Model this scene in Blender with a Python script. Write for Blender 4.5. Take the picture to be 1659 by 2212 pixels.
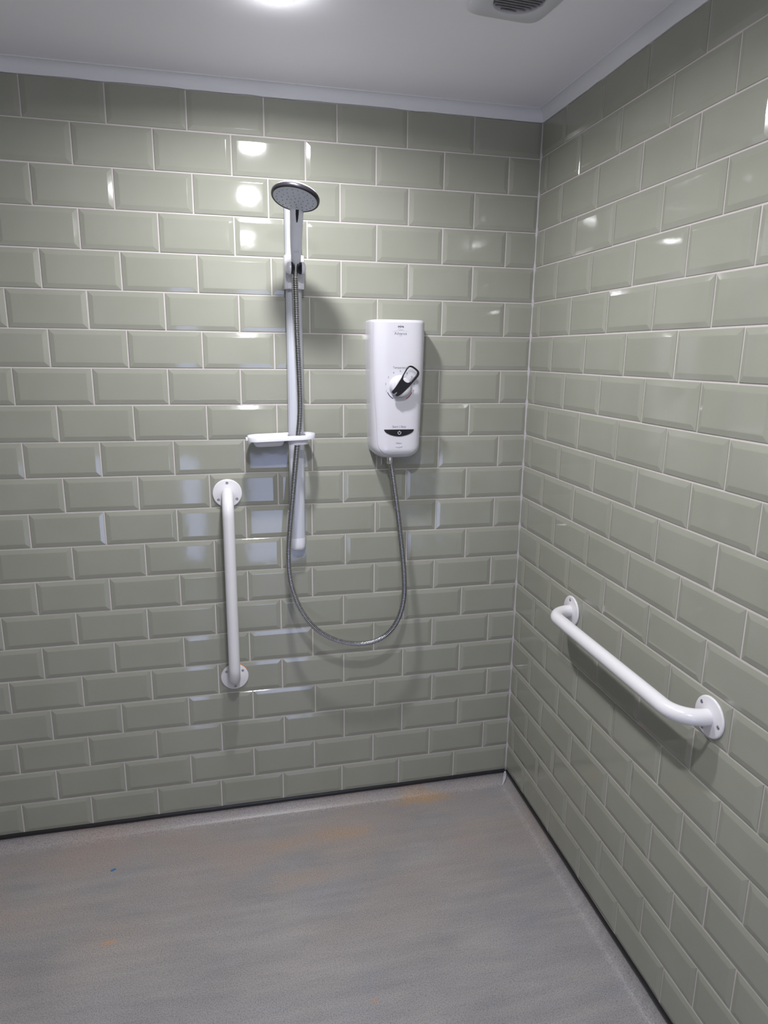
import bpy, bmesh, math, random
import numpy as np
from mathutils import Vector, Matrix

S = bpy.context.scene
C = S.collection
for o in list(bpy.data.objects):
    bpy.data.objects.remove(o)
RNG = random.Random(7)

# ------------------------------------------------------------------ camera
FPX, W, H = 1473.66, 1659, 2212
CAM = np.array([-0.96001, -2.06738, 1.52763])
ROT = np.array([[0.97385, -0.22665, 0.01163],      # right
                [-0.04003, -0.22158, -0.97432],    # down
                [0.22342, 0.94838, -0.22485]])     # forward
cd = bpy.data.cameras.new('camera')
cam = bpy.data.objects.new('camera', cd)
C.objects.link(cam)
cd.sensor_fit = 'VERTICAL'
cd.sensor_height = 36.0
cd.sensor_width = 27.0
cd.lens = FPX / H * 36.0
cd.clip_start = 0.02
cd.dof.use_dof = True
cd.dof.focus_distance = 1.98
cd.dof.aperture_fstop = 6.0
m = Matrix.Identity(4)
for i in range(3):
    m[i][0] = ROT[0][i]
    m[i][1] = -ROT[1][i]
    m[i][2] = -ROT[2][i]
    m[i][3] = CAM[i]
cam.matrix_world = m
S.camera = cam

# ------------------------------------------------------------------ view, world, light levels
S.view_settings.view_transform = 'Standard'
S.view_settings.look = 'None'
S.view_settings.gamma = 1.0
S.view_settings.use_curve_mapping = False
S.view_settings.exposure = 0.95
wd = bpy.data.worlds.new('world')
S.world = wd
wd.use_nodes = True
bg = wd.node_tree.nodes['Background']
bg.inputs[0].default_value = (0.50, 0.58, 1.0, 1)       # bluish light entering by the two added low windows
bg.inputs[1].default_value = 3.4
LAMP_W = [6.9, 6.2, 5.5]                                 # watts of the three downlights
LAMP_COL = (0.96, 0.965, 1.0)
LAMPS = [(-0.825, -0.505), (-0.82, -1.25), (-0.80, -2.40)]


def ray(x, y):
    v = ROT.T @ np.array([(x - W / 2) / FPX, (y - H / 2) / FPX, 1.0])
    return v


def at(x, y, Y):
    """a point of the photo that lies at depth Y in front of the back wall"""
    v = ray(x, y)
    return Vector(CAM + v * (Y - CAM[1]) / v[1])


# ------------------------------------------------------------------ materials
def mat(name, col, rough=0.5, metal=0.0, spec=0.5, coat=0.0, bump=None, emit=None, estr=0.0):
    mt = bpy.data.materials.new(name)
    mt.use_nodes = True
    nt = mt.node_tree
    b = nt.nodes['Principled BSDF']
    b.inputs['Base Color'].default_value = (*col, 1)
    b.inputs['Roughness'].default_value = rough
    b.inputs['Metallic'].default_value = metal
    b.inputs['Specular IOR Level'].default_value = spec
    b.inputs['Coat Weight'].default_value = coat
    b.inputs['Coat Roughness'].default_value = 0.05
    if emit:
        b.inputs['Emission Color'].default_value = (*emit, 1)
        b.inputs['Emission Strength'].default_value = estr
    if bump:
        sc, st, dist = bump
        tc = nt.nodes.new('ShaderNodeTexCoord')
        n = nt.nodes.new('ShaderNodeTexNoise')
        n.inputs['Scale'].default_value = sc
        n.inputs['Detail'].default_value = 3
        bp = nt.nodes.new('ShaderNodeBump')
        bp.inputs['Strength'].default_value = st
        bp.inputs['Distance'].default_value = dist
        nt.links.new(tc.outputs['Object'], n.inputs['Vector'])
        nt.links.new(n.outputs['Fac'], bp.inputs['Height'])
        nt.links.new(bp.outputs['Normal'], b.inputs['Normal'])
    return mt


def tile_material():
    mt = mat('sage_glazed_tile', (0.284, 0.288, 0.240), rough=0.07, spec=0.5, bump=(11, 0.085, 0.004))
    nt = mt.node_tree
    b = nt.nodes['Principled BSDF']
    tc = [n for n in nt.nodes if n.type == 'TEX_COORD'][0]
    n = nt.nodes.new('ShaderNodeTexNoise')
    n.inputs['Scale'].default_value = 5
    n.inputs['Detail'].default_value = 4
    r = nt.nodes.new('ShaderNodeValToRGB')
    r.color_ramp.elements[0].position = 0.3
    r.color_ramp.elements[0].color = (0.270, 0.275, 0.228, 1)
    r.color_ramp.elements[1].position = 0.7
    r.color_ramp.elements[1].color = (0.297, 0.298, 0.252, 1)
    nt.links.new(tc.outputs['Object'], n.inputs['Vector'])
    nt.links.new(n.outputs['Fac'], r.inputs['Fac'])
    nt.links.new(r.outputs['Color'], b.inputs['Base Color'])
    return mt


def floor_material():
    mt = mat('grey_speckled_vinyl', (0.2, 0.2, 0.21), rough=0.36, spec=0.4)
    nt = mt.node_tree
    L = nt.links.new
    b = nt.nodes['Principled BSDF']
    tc = nt.nodes.new('ShaderNodeTexCoord')

    def noise(scale, detail=4, sx=1, sy=1, rough=0.55, off=(0, 0, 0)):
        mp = nt.nodes.new('ShaderNodeMapping')
        mp.inputs['Scale'].default_value = (sx, sy, 1)
        mp.inputs['Location'].default_value = off
        n = nt.nodes.new('ShaderNodeTexNoise')
        n.inputs['Scale'].default_value = scale
        n.inputs['Detail'].default_value = detail
        n.inputs['Roughness'].default_value = rough
        L(tc.outputs['Object'], mp.inputs['Vector'])
        L(mp.outputs['Vector'], n.inputs['Vector'])
        return n.outputs['Fac']

    def ramp(src, p0, c0, p1, c1):
        r = nt.nodes.new('ShaderNodeValToRGB')
        r.color_ramp.elements[0].position = p0
        r.color_ramp.elements[0].color = (*c0, 1)
        r.color_ramp.elements[1].position = p1
        r.color_ramp.elements[1].color = (*c1, 1)
        L(src, r.inputs['Fac'])
        return r.outputs['Color']

    def mix(a, c, fac, mode='MIX'):
        x = nt.nodes.new('ShaderNodeMix')
        x.data_type = 'RGBA'
        x.blend_type = mode
        if isinstance(fac, float):
            x.inputs['Factor'].default_value = fac
        else:
            L(fac, x.inputs['Factor'])
        for sock, v in ((x.inputs['A'], a), (x.inputs['B'], c)):
            if isinstance(v, tuple):
                sock.default_value = (*v, 1)
            else:
                L(v, sock)
        return x.outputs['Result']

    def math_(op, a, c):
        n = nt.nodes.new('ShaderNodeMath')
        n.operation = op
        n.use_clamp = op == 'MULTIPLY'
        for i, v in enumerate((a, c)):
            if isinstance(v, (int, float)):
                n.inputs[i].default_value = v
            else:
                L(v, n.inputs[i])
        return n.outputs[0]

    base = ramp(noise(3.2, 5, 1.0, 1.6), 0.3, (0.262, 0.253, 0.256), 0.72, (0.335, 0.320, 0.315))
    streak = ramp(noise(7, 5, 0.6, 4.5), 0.35, (0.86, 0.86, 0.87), 0.66, (1.06, 1.04, 1.03))
    base = mix(base, streak, 0.8, 'MULTIPLY')
    bluish = ramp(noise(4.0, 3, off=(3.1, 1.7, 0)), 0.55, (0, 0, 0), 0.75, (1, 1, 1))
    base = mix(base, (0.255, 0.258, 0.295), math_('MULTIPLY', bluish, 0.5))
    brown = ramp(noise(2.4, 5, 1.0, 1.8, off=(0.7, 4.2, 0)), 0.38, (0, 0, 0), 0.66, (1, 1, 1))
    sep = nt.nodes.new('ShaderNodeSeparateXYZ')
    L(tc.outputs['Object'], sep.inputs[0])
    near = nt.nodes.new('ShaderNodeMapRange')          # the washed, brownish zone under the shower
    near.inputs['From Min'].default_value = -0.70
    near.inputs['From Max'].default_value = -0.15
    L(sep.outputs['Y'], near.inputs['Value'])
    base = mix(base, (0.325, 0.272, 0.245), math_('MULTIPLY', math_('MULTIPLY', brown, near.outputs[0]), 0.95))

    def stain(x, y, rx, ry, col, amt):
        nonlocal base
        mp = nt.nodes.new('ShaderNodeMapping')
        mp.inputs['Location'].default_value = (-x / rx, -y / ry, 0)
        mp.inputs['Scale'].default_value = (1 / rx, 1 / ry, 0)
        L(tc.outputs['Object'], mp.inputs['Vector'])
        ln = nt.nodes.new('ShaderNodeVectorMath')
        ln.operation = 'LENGTH'
        L(mp.outputs['Vector'], ln.inputs[0])
        d = math_('ADD', ln.outputs['Value'], math_('MULTIPLY', noise(16, 4, off=(x * 7, y * 5, 0)), 0.75))
        f = ramp(d, 0.45, (1, 1, 1), 1.15, (0, 0, 0))
        base = mix(base, col, math_('MULTIPLY', f, amt))
    stain(-0.335, -0.035, 0.19, 0.06, (0.42, 0.27, 0.14), 0.8)
    stain(-0.640, -0.150, 0.24, 0.07, (0.40, 0.275, 0.175), 0.6)
    stain(-0.83, -0.165, 0.16, 0.06, (0.38, 0.28, 0.20), 0.45)
    stain(-1.315, -0.440, 0.045, 0.016, (0.50, 0.27, 0.12), 0.7)
    stain(-0.66, -0.755, 0.02, 0.014, (0.45, 0.25, 0.14), 0.6)
    stain(-0.80, -0.32, 0.24, 0.10, (0.36, 0.28, 0.225), 0.55)
    stain(-0.26, -0.27, 0.10, 0.06, (0.33, 0.26, 0.25), 0.5)
    fine = ramp(noise(330, 2, rough=0.7), 0.36, (0.56, 0.56, 0.57), 0.58, (1.09, 1.09, 1.09))
    base = mix(base, fine, 0.75, 'MULTIPLY')
    dark = ramp(noise(210, 1, off=(5, 2, 0)), 0.66, (0, 0, 0), 0.74, (1, 1, 1))
    base = mix(base, (0.10, 0.10, 0.11), math_('MULTIPLY', dark, 0.5))
    L(base, b.inputs['Base Color'])
    bp = nt.nodes.new('ShaderNodeBump')
    bp.inputs['Strength'].default_value = 0.15
    bp.inputs['Distance'].default_value = 0.001
    L(noise(300, 2), bp.inputs['Height'])
    L(bp.outputs['Normal'], b.inputs['Normal'])
    return mt


M = {
    'tile': tile_material(),
    'grout': mat('pale_grout', (0.53, 0.485, 0.475), 0.85, spec=0.2, bump=(120, 0.4, 0.001)),
    'floor': floor_material(),
    'paint': mat('white_ceiling_paint', (0.89, 0.875, 0.91), 0.9, spec=0.2, bump=(60, 0.1, 0.001)),
    'cove': mat('white_coving', (0.72, 0.725, 0.755), 0.7, spec=0.3),
    'wallpaint': mat('pale_wall_paint', (0.62, 0.62, 0.60), 0.85, spec=0.2),
    'black_trim': mat('black_pvc', (0.012, 0.012, 0.014), 0.35),
    'sealant': mat('grey_sealant', (0.42, 0.39, 0.41), 0.45),
    'smear': mat('clear_sealant_smear', (0.33, 0.32, 0.345), 0.35),
    'plastic': mat('white_plastic', (0.68, 0.68, 0.73), 0.22, spec=0.5),
    'body': mat('white_gloss_plastic', (0.57, 0.56, 0.605), 0.16, spec=0.5, coat=0.2),
    'enamel': mat('white_enamel', (0.69, 0.675, 0.70), 0.22, spec=0.5, bump=(160, 0.05, 0.0006)),
    'rail': mat('satin_white_rail', (0.50, 0.51, 0.565), 0.25, spec=0.5),
    'handle': mat('white_handset_plastic', (0.68, 0.69, 0.75), 0.2, spec=0.5),
    'black': mat('black_gloss_plastic', (0.010, 0.010, 0.014), 0.12, spec=0.5),
    'rim': mat('black_satin_rim', (0.014, 0.012, 0.016), 0.3, spec=0.5),
    'face': mat('pale_spray_plate', (0.66, 0.69, 0.78), 0.3, spec=0.4),
    'nozzle': mat('grey_green_rubber', (0.30, 0.36, 0.38), 0.5),
    'chrome': mat('chrome', (0.70, 0.70, 0.72), 0.16, metal=1.0),
    'nut': mat('brushed_nut', (0.36, 0.36, 0.37), 0.28, metal=0.9),
    'hose_dark': mat('hose_groove', (0.025, 0.025, 0.028), 0.4),
    'screw': mat('steel_screw', (0.30, 0.29, 0.33), 0.3, metal=0.8),
    'ink': mat('grey_print', (0.15, 0.15, 0.18), 0.5),
    'ink_dark': mat('dark_grey_print', (0.06, 0.06, 0.075), 0.5),
    'ink_pale': mat('pale_grey_print', (0.42, 0.42, 0.46), 0.5),
    'blue_ink': mat('blue_print', (0.022, 0.04, 0.12), 0.4),
    'red_ink': mat('red_print', (0.42, 0.05, 0.08), 0.4),
    'white_ink': mat('white_print', (0.75, 0.75, 0.8), 0.5),
    'led': mat('lamp_diffuser', (0.9, 0.9, 0.92), 0.4, emit=LAMP_COL, estr=38.0),
    'vent': mat('grey_vent_plastic', (0.60, 0.60, 0.63), 0.5),
    'vent_dark': mat('dark_grey_grille', (0.27, 0.26, 0.275), 0.7),  # one even dark grey for slats and backing disc
    'rust': mat('rust_stain', (0.42, 0.20, 0.10), 0.7),
    'blue_bit': mat('blue_plastic', (0.05, 0.16, 0.34), 0.4),
    'frame': mat('added_window_frame', (0.8, 0.8, 0.82), 0.35),
    'dark_wood': mat('dark_door_paint', (0.10, 0.10, 0.11), 0.5),
}


def glass_material():
    mt = bpy.data.materials.new('window_glass')
    mt.use_nodes = True
    nt = mt.node_tree
    nt.nodes.remove(nt.nodes['Principled BSDF'])
    g = nt.nodes.new('ShaderNodeBsdfGlossy')
    g.inputs['Roughness'].default_value = 0.02
    t = nt.nodes.new('ShaderNodeBsdfTransparent')
    x = nt.nodes.new('ShaderNodeMixShader')
    x.inputs[0].default_value = 0.92
    nt.links.new(g.outputs[0], x.inputs[1])
    nt.links.new(t.outputs[0], x.inputs[2])
    nt.links.new(x.outputs[0], nt.nodes['Material Output'].inputs['Surface'])
    return mt


M['glass'] = glass_material()

# ------------------------------------------------------------------ object helpers


def link_mesh(name, me, mats, parent=None, smooth=False):
    o = bpy.data.objects.new(name, me)
    C.objects.link(o)
    for mm in (mats if isinstance(mats, (list, tuple)) else [mats]):
        me.materials.append(mm)
    if parent is not None:
        o.parent = parent
    if smooth:
        for p in me.polygons:
            p.use_smooth = True
    return o


def pyd(name, verts, faces, mats, parent=None, smooth=False, idx=None, sharp=None):
    me = bpy.data.meshes.new(name)
    me.from_pydata([tuple(v) for v in verts], [], faces)
    if idx is not None:
        me.polygons.foreach_set('material_index', idx)
    me.update()
    o = link_mesh(name, me, mats, parent, smooth)
    if smooth and sharp is not None:
        me.set_sharp_from_angle(angle=math.radians(sharp))
    return o


def bmo(name, bm, mats, parent=None, smooth=False, sharp=None):
    me = bpy.data.meshes.new(name)
    bmesh.ops.recalc_face_normals(bm, faces=bm.faces[:])
    bm.to_mesh(me)
    bm.free()
    o = link_mesh(name, me, mats, parent, smooth)
    if smooth and sharp is not None:
        me.set_sharp_from_angle(angle=math.radians(sharp))
    return o


def thing(name, label, cat, loc=(0, 0, 0), rot=(0, 0, 0), group=None):
    o = bpy.data.objects.new(name, None)
    o.empty_display_size = 0.05
    C.objects.link(o)
    o.location = loc
    o.rotation_euler = rot
    return tag(o, label, cat, group)


def tag(o, label, cat, group=None):
    o['label'] = label
    o['category'] = cat
    if group:
        o['group'] = group
    return o


def struct(o):
    o['kind'] = 'structure'
    return o


def box_bm(bm, lo, hi, bevel=0.0, seg=2):
    r = bmesh.ops.create_cube(bm, size=1.0)
    vs = r['verts']
    lo, hi = Vector(lo), Vector(hi)
    for v in vs:
        v.co = Vector([(lo[i] + hi[i]) / 2 + v.co[i] * (hi[i] - lo[i]) for i in range(3)])
    if bevel:
        es = list({e for v in vs for e in v.link_edges})
        bmesh.ops.bevel(bm, geom=es, offset=bevel, segments=seg, affect='EDGES', profile=0.5)
    return vs


def loft(rings, closed=True, cap0=True, cap1=True):
    """verts, faces from a list of rings with equal point counts"""
    n = len(rings[0])
    v = [p for r in rings for p in r]
    f = []
    for i in range(len(rings) - 1):
        for j in range(n if closed else n - 1):
            k = (j + 1) % n
            f.append((i * n + j, i * n + k, (i + 1) * n + k, (i + 1) * n + j))
    if cap0:
        f.append(tuple(range(n))[::-1])
    if cap1:
        f.append(tuple((len(rings) - 1) * n + j for j in range(n)))
    return v, f


def lathe(profile, seg=48, mtx=None, cap0=True, cap1=True):
    """profile [(r, h)] around +Z, then transformed"""
    rings = []
    for r, h in profile:
        ring = []
        for j in range(seg):
            a = 2 * math.pi * j / seg
            p = Vector((r * math.cos(a), r * math.sin(a), h))
            ring.append(mtx @ p if mtx else p)
        rings.append(ring)
    return loft(rings, True, cap0, cap1)


def frame_mtx(origin, zdir, xhint=(1, 0, 0)):
    z = Vector(zdir).normalized()
    x = Vector(xhint)
    x = (x - z * x.dot(z)).normalized()
    y = z.cross(x)
    mm = Matrix.Identity(4)
    for i in range(3):
        mm[i][0], mm[i][1], mm[i][2], mm[i][3] = x[i], y[i], z[i], origin[i]
    return mm


def catmull(pts, n):
    P = [Vector(p) for p in pts]
    P = [2 * P[0] - P[1]] + P + [2 * P[-1] - P[-2]]
    out = []
    for i in range(1, len(P) - 2):
        for k in range(n):
            t = k / n
            p0, p1, p2, p3 = P[i - 1:i + 3]
            out.append(0.5 * ((2 * p1) + (p2 - p0) * t + (2 * p0 - 5 * p1 + 4 * p2 - p3) * t * t + (3 * p1 - p0 - 3 * p2 + p3) * t ** 3))
    out.append(P[-2])
    return out


def resample(pts, step):
    d = [0.0]
    for a, b in zip(pts, pts[1:]):
        d.append(d[-1] + (b - a).length)
    n = max(2, int(d[-1] / step))
    out = []
    j = 0
    for i in range(n + 1):
        s = d[-1] * i / n
        while j < len(d) - 2 and d[j + 1] < s:
            j += 1
        t = (s - d[j]) / max(1e-9, d[j + 1] - d[j])
        out.append(pts[j].lerp(pts[j + 1], t))
    return out


def tube(pts, radii, seg=14, caps=True):
    rings = []
    t0 = (pts[1] - pts[0]).normalized()
    u = t0.orthogonal().normalized()
    for i, p in enumerate(pts):
        a = pts[max(0, i - 1)]
        b = pts[min(len(pts) - 1, i + 1)]
        t = (b - a).normalized()
        u = (u - t * u.dot(t)).normalized()
        w = t.cross(u)
        r = radii[i] if isinstance(radii, (list, tuple)) else radii
        rings.append([p + u * (r * math.cos(2 * math.pi * j / seg)) + w * (r * math.sin(2 * math.pi * j / seg)) for j in range(seg)])
    return loft(rings, True, caps, caps)


# ------------------------------------------------------------------ the setting
ZF = 0.05                                     # bottom line of the tiles above the vinyl floor
PITCH = 0.1025
GAP = 0.0036
CEIL = 2.2325
ANG = -0.01914                                # the right wall is not quite square to the back wall
DZ_B = [-0.001, 0.0023, 0.0013, 0.0003, -0.0007, -0.0011, -0.0019, -0.0028, -0.0028, -0.0027, -0.0021, -0.0016, -0.0005, -0.0001, 0.0009, 0.0008, 0.0015, 0.0008, 0.0019, 0.0008, -0.0017, -0.0005]
DZ_R = [-0.0007, 0.0073, 0.0057, 0.0031, 0.0016, 0.0, -0.0018, -0.0028, -0.0036, -0.0035, -0.0025, -0.0032, -0.0025, -0.0014, 0.0017, 0.0006, 0.0016, 0.0019, 0.0028, 0.002, -0.0, 0.0026]
OF_B = [0.0131, 0.0049, 0.0059, 0.0028, 0.0024, -0.0019, -0.0008, 0.0012, -0.004, -0.004, -0.0025, -0.0006, -0.0089, 0.0006, -0.0024, 0.0009, -0.0024, -0.0041, -0.0046, 0.0001, 0.0042]
OF_R = [-0.0019, -0.0016, 0.0028, 0.0009, 0.003, 0.0033, 0.0001, -0.0027, -0.002, 0.0014, 0.0017, -0.0007, 0.002, 0.0006, -0.0009, 0.0007, -0.0018, -0.0015, -0.0004, -0.0003, -0.0026]


def tiled_wall(name, origin, along, inward, dz, offs, ev, od, pitch, length, n0=0.0):
    """metro tiles in running bond: one mesh, grout slab plus bevelled tiles. s runs from the corner."""
    O, A, N = Vector(origin), Vector(along), Vector(inward)
    verts, faces, idx = [], [], []

    def P(s, z, n):
        return O + A * s + N * n + Vector((0, 0, z))

    lines = [ZF + (21 - k) * PITCH + dz[k] for k in range(22)]
    # grout slab
    b = len(verts)
    for n in (-0.03, -0.0007):
        for s, z in ((-0.0, 0.0), (length, 0.0), (length, CEIL + 0.02), (0.0, CEIL + 0.02)):
            verts.append(P(s, z, n))
    for q in ((0, 1, 2, 3), (4, 5, 6, 7), (0, 1, 5, 4), (1, 2, 6, 5), (2, 3, 7, 6), (3, 0, 4, 7)):
        faces.append(tuple(b + i for i in q))
        idx.append(0)
    rings = [(0.0, -0.002), (0.0002, 0.0002), (0.0010, 0.0009), (0.0120, 0.0032), (0.0136, 0.0034)]
    cut = [(0.0, -0.002), (0.0002, 0.0002), (0.0006, 0.0022), (0.0012, 0.0032), (0.0018, 0.0034)]
    for r in range(21):
        zt, zb = lines[r] - GAP / 2, lines[r + 1] + GAP / 2
        s = (ev if r % 2 == 0 else od) + offs[r]
        joints = []
        while s < length - 0.03:
            joints.append(s + RNG.uniform(-0.0007, 0.0007))
            s += pitch
        edges = [-GAP / 2 + 0.0035] + joints + [length + GAP / 2]
        for i in range(len(edges) - 1):
            s0, s1 = edges[i] + GAP / 2, edges[i + 1] - GAP / 2
            ga, gb = RNG.gauss(0, 0.0022), RNG.gauss(0, 0.0030)
            dn = RNG.uniform(-0.0003, 0.0003)
            wz = [RNG.uniform(-0.0004, 0.0004) for _ in range(4)]
            cs = (cut if (i == 0 and s1 - s0 < 0.19) else rings, rings if i < len(edges) - 2 else cut)
            cz = (rings, cut if r == 0 else rings)
            sc, zc = (s0 + s1) / 2, (zt + zb) / 2
            base = len(verts)
            for k in range(5):
                a0, a1 = s0 + cs[0][k][0], s1 - cs[1][k][0]
                b0, b1 = zb + cz[0][k][0], zt - cz[1][k][0]
                h = rings[k][1]
                for q, (ss, zz) in enumerate(((a0, b0), (a1, b0), (a1, b1), (a0, b1))):
                    hh = h + dn + (ga * (ss - sc) + gb * (zz - zc) if k > 0 else 0)
                    verts.append(P(ss, zz + wz[q], hh))
            for k in range(4):
                for q in range(4):
                    q2 = (q + 1) % 4
                    faces.append((base + k * 4 + q, base + k * 4 + q2, base + k * 4 + 4 + q2, base + k * 4 + 4 + q))
                    idx.append(1)
            faces.append(tuple(base + 16 + q for q in range(4)))
            idx.append(1)
    me = bpy.data.meshes.new(name)
    me.from_pydata([tuple(v) for v in verts], [], faces)
    me.polygons.foreach_set('material_index', idx)
    bm = bmesh.new()
    bm.from_mesh(me)
    bmesh.ops.recalc_face_normals(bm, faces=bm.faces[:])
    bm.to_mesh(me)
    bm.free()
    return struct(link_mesh(name, me, [M['grout'], M['tile']]))


RA = Vector((math.sin(ANG), -math.cos(ANG), 0))          # along the right wall, away from the corner
RN = Vector((-math.cos(ANG), -math.sin(ANG), 0))         # out of the right wall into the room
XL, YF = -2.35, -2.75
tiled_wall('wall_back', (0, 0, 0), (-1, 0, 0), (0, -1, 0), DZ_B, OF_B, 0.20266, 0.09816, 0.20213, -XL)
tiled_wall('wall_right', (0, 0, 0), RA, RN, DZ_R, OF_R, 0.15257, 0.05166, 0.20005, -YF)
tiled_wall('wall_left', (XL, 0, 0), (0, -1, 0), (1, 0, 0), [0] * 22, [0] * 21, 0.2, 0.1, 0.202, -YF)

# wall behind the camera, with two low windows added to give the tiles bluish reflections
ADDED_WINS = [(-1.28, -1.10, 0.05, 0.85), (-0.84, -0.40, 0.05, 0.85)]  # added openings, placed by the reflections; the gap keeps the middle dark
bm = bmesh.new()
xs = [XL - 0.03, ADDED_WINS[0][0], ADDED_WINS[0][1], ADDED_WINS[1][0], ADDED_WINS[1][1], 0.14]
for i in range(5):
    if i in (1, 3):
        w = ADDED_WINS[0 if i == 1 else 1]
        box_bm(bm, (xs[i], YF - 0.10, 0.0), (xs[i + 1], YF, w[2]))
        box_bm(bm, (xs[i], YF - 0.10, w[3]), (xs[i + 1], YF, CEIL + 0.02))
    else:
        box_bm(bm, (xs[i], YF - 0.10, 0.0), (xs[i + 1], YF, CEIL + 0.02))
struct(bmo('wall_front', bm, M['wallpaint']))
for i, (x0, x1, z0, z1) in enumerate(ADDED_WINS):
    bm = bmesh.new()
    for lo, hi in (((x0, YF - 0.06, z0), (x0 + 0.03, YF - 0.01, z1)), ((x1 - 0.03, YF - 0.06, z0), (x1, YF - 0.01, z1)),
                   ((x0, YF - 0.06, z0), (x1, YF - 0.01, z0 + 0.03)), ((x0, YF - 0.06, z1 - 0.03), (x1, YF - 0.01, z1))):
        box_bm(bm, lo, hi)
    wf = struct(bmo('window_%d' % (i + 1), bm, M['frame']))  # unseen frame, added only to carry the bluish reflection light
    bm = bmesh.new()
    box_bm(bm, (x0 + 0.03, YF - 0.038, z0 + 0.03), (x1 - 0.03, YF - 0.034, z1 - 0.03))
    bmo('pane', bm, M['glass'], wf)

# ceiling
bm = bmesh.new()
box_bm(bm, (XL - 0.03, YF - 0.1, CEIL), (0.14, 0.03, CEIL + 0.05))
struct(bmo('ceiling', bm, M['paint']))

# small concave cove between tiles and ceiling
CV = 0.029


def cove(name, origin, along, inward, length):
    O, A, N = Vector(origin), Vector(along), Vector(inward)
    prof = [(-0.004, CEIL - CV - 0.003), (0.0045, CEIL - CV - 0.002)]
    for k in range(9):
        a = k / 8 * math.pi / 2
        prof.append((0.0055 + (CV - 0.008) * (1 - math.cos(a)), CEIL - CV + (CV - 0.002) * math.sin(a)))
    prof += [(CV, CEIL + 0.002), (-0.004, CEIL + 0.002)]
    rings = []
    n = 60
    for i in range(n + 1):
        s = length * i / n
        j = RNG.uniform(-0.0012, 0.0012)
        rings.append([O + A * s + N * p + Vector((0, 0, z + (j if q < 4 else 0))) for q, (p, z) in enumerate(prof)])
    v, f = loft(rings)
    return struct(pyd(name, v, f, M['cove'], smooth=True, sharp=40))


cove('trim_1', (0, 0, 0), (-1, 0, 0), (0, -1, 0), -XL)
cove('trim_2', (0, 0, 0), RA, RN, -YF)
cove('trim_3', (XL, 0, 0), (0, -1, 0), (1, 0, 0), -YF)

# vertical sealant bead in the corner
pts, rad = [], []
for i in range(90):
    z = 0.045 + (2.205 - 0.045) * i / 89
    near = min(abs(z - (ZF + k * PITCH)) for k in range(22))
    pts.append(Vector((-0.0012 + RNG.uniform(-0.0004, 0.0004), -0.0012, z)))
    rad.append(0.0050 + (0.0012 if near < 0.012 else 0) + RNG.uniform(-0.0004, 0.0005))
v, f = tube(pts, rad, 10)
struct(pyd('trim_4', v, f, M['sealant'], smooth=True))

# vinyl floor, coved up the walls
R = 0.038


def floor_mesh():
    # (inward offset, z) from the top edge on the wall down to the flat floor
    prof = [(0.0012 + R * (1 - math.cos(k / 8 * math.pi / 2)), R * (1 - math.sin(k / 8 * math.pi / 2))) for k in range(9)]
    v, f = [], []
    for off, z in prof:
        # left front, left back, right back, right front
        xr0 = -off / math.cos(ANG)
        yb = -off
        xr_back = xr0 + (RA.x / RA.y) * yb
        xr_front = xr0 + (RA.x / RA.y) * YF
        v += [(XL + off, YF, z), (XL + off, yb, z), (xr_back, yb, z), (xr_front, YF, z)]
    n = len(prof)
    for k in range(n - 1):
        for q in range(3):
            f.append((k * 4 + q, k * 4 + q + 1, k * 4 + 4 + q + 1, k * 4 + 4 + q))
    b = (n - 1) * 4
    f.append((b, b + 1, b + 2, b + 3))
    # solid underside
    u = len(v)
    v += [(XL, YF, -0.04), (XL, 0, -0.04), (0, 0, -0.04), (RA.x / RA.y * YF, YF, -0.04)]
    for q in range(3):
        f.append((u + q, u + q + 1, q + 1, q))
    f.append((u, u + 1, u + 2, u + 3))
    f.append((u, u + 3) + tuple(k * 4 + 3 for k in range(n)) + tuple(k * 4 for k in range(n))[::-1])
    me = bpy.data.meshes.new('floor')
    me.from_pydata(v, [], f)
    bm = bmesh.new()
    bm.from_mesh(me)
    bmesh.ops.recalc_face_normals(bm, faces=bm.faces[:])
    bm.to_mesh(me)
    bm.free()
    o = link_mesh('floor', me, M['floor'], smooth=True)
    me.set_sharp_from_angle(angle=math.radians(35))
    return struct(o)


floor_mesh()


def cap_strip(name, origin, along, inward, length, s0=0.0):
    O, A, N = Vector(origin), Vector(along), Vector(inward)
    prof = [(-0.002, ZF - 0.013), (0.0022, ZF - 0.0135), (0.0042, ZF - 0.011), (0.0046, ZF - 0.006), (0.0038, ZF - 0.0015), (0.0022, ZF + 0.0008), (-0.002, ZF + 0.001)]
    rings = []
    for i in range(41):
        s = s0 + (length - s0) * i / 40
        j = RNG.uniform(-0.0006, 0.0006)
        rings.append([O + A * s + N * p + Vector((0, 0, z + j)) for p, z in prof])
    v, f = loft(rings)
    return struct(pyd(name, v, f, M['black_trim'], smooth=True, sharp=50))


cap_strip('baseboard_back', (0, 0, 0), (-1, 0, 0), (0, -1, 0), -XL, 0.007)
cap_strip('baseboard_right', (0, 0, 0), RA, RN, -YF, 0.004)
cap_strip('baseboard_left', (XL, 0, 0), (0, -1, 0), (1, 0, 0), -YF, 0.007)


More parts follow.
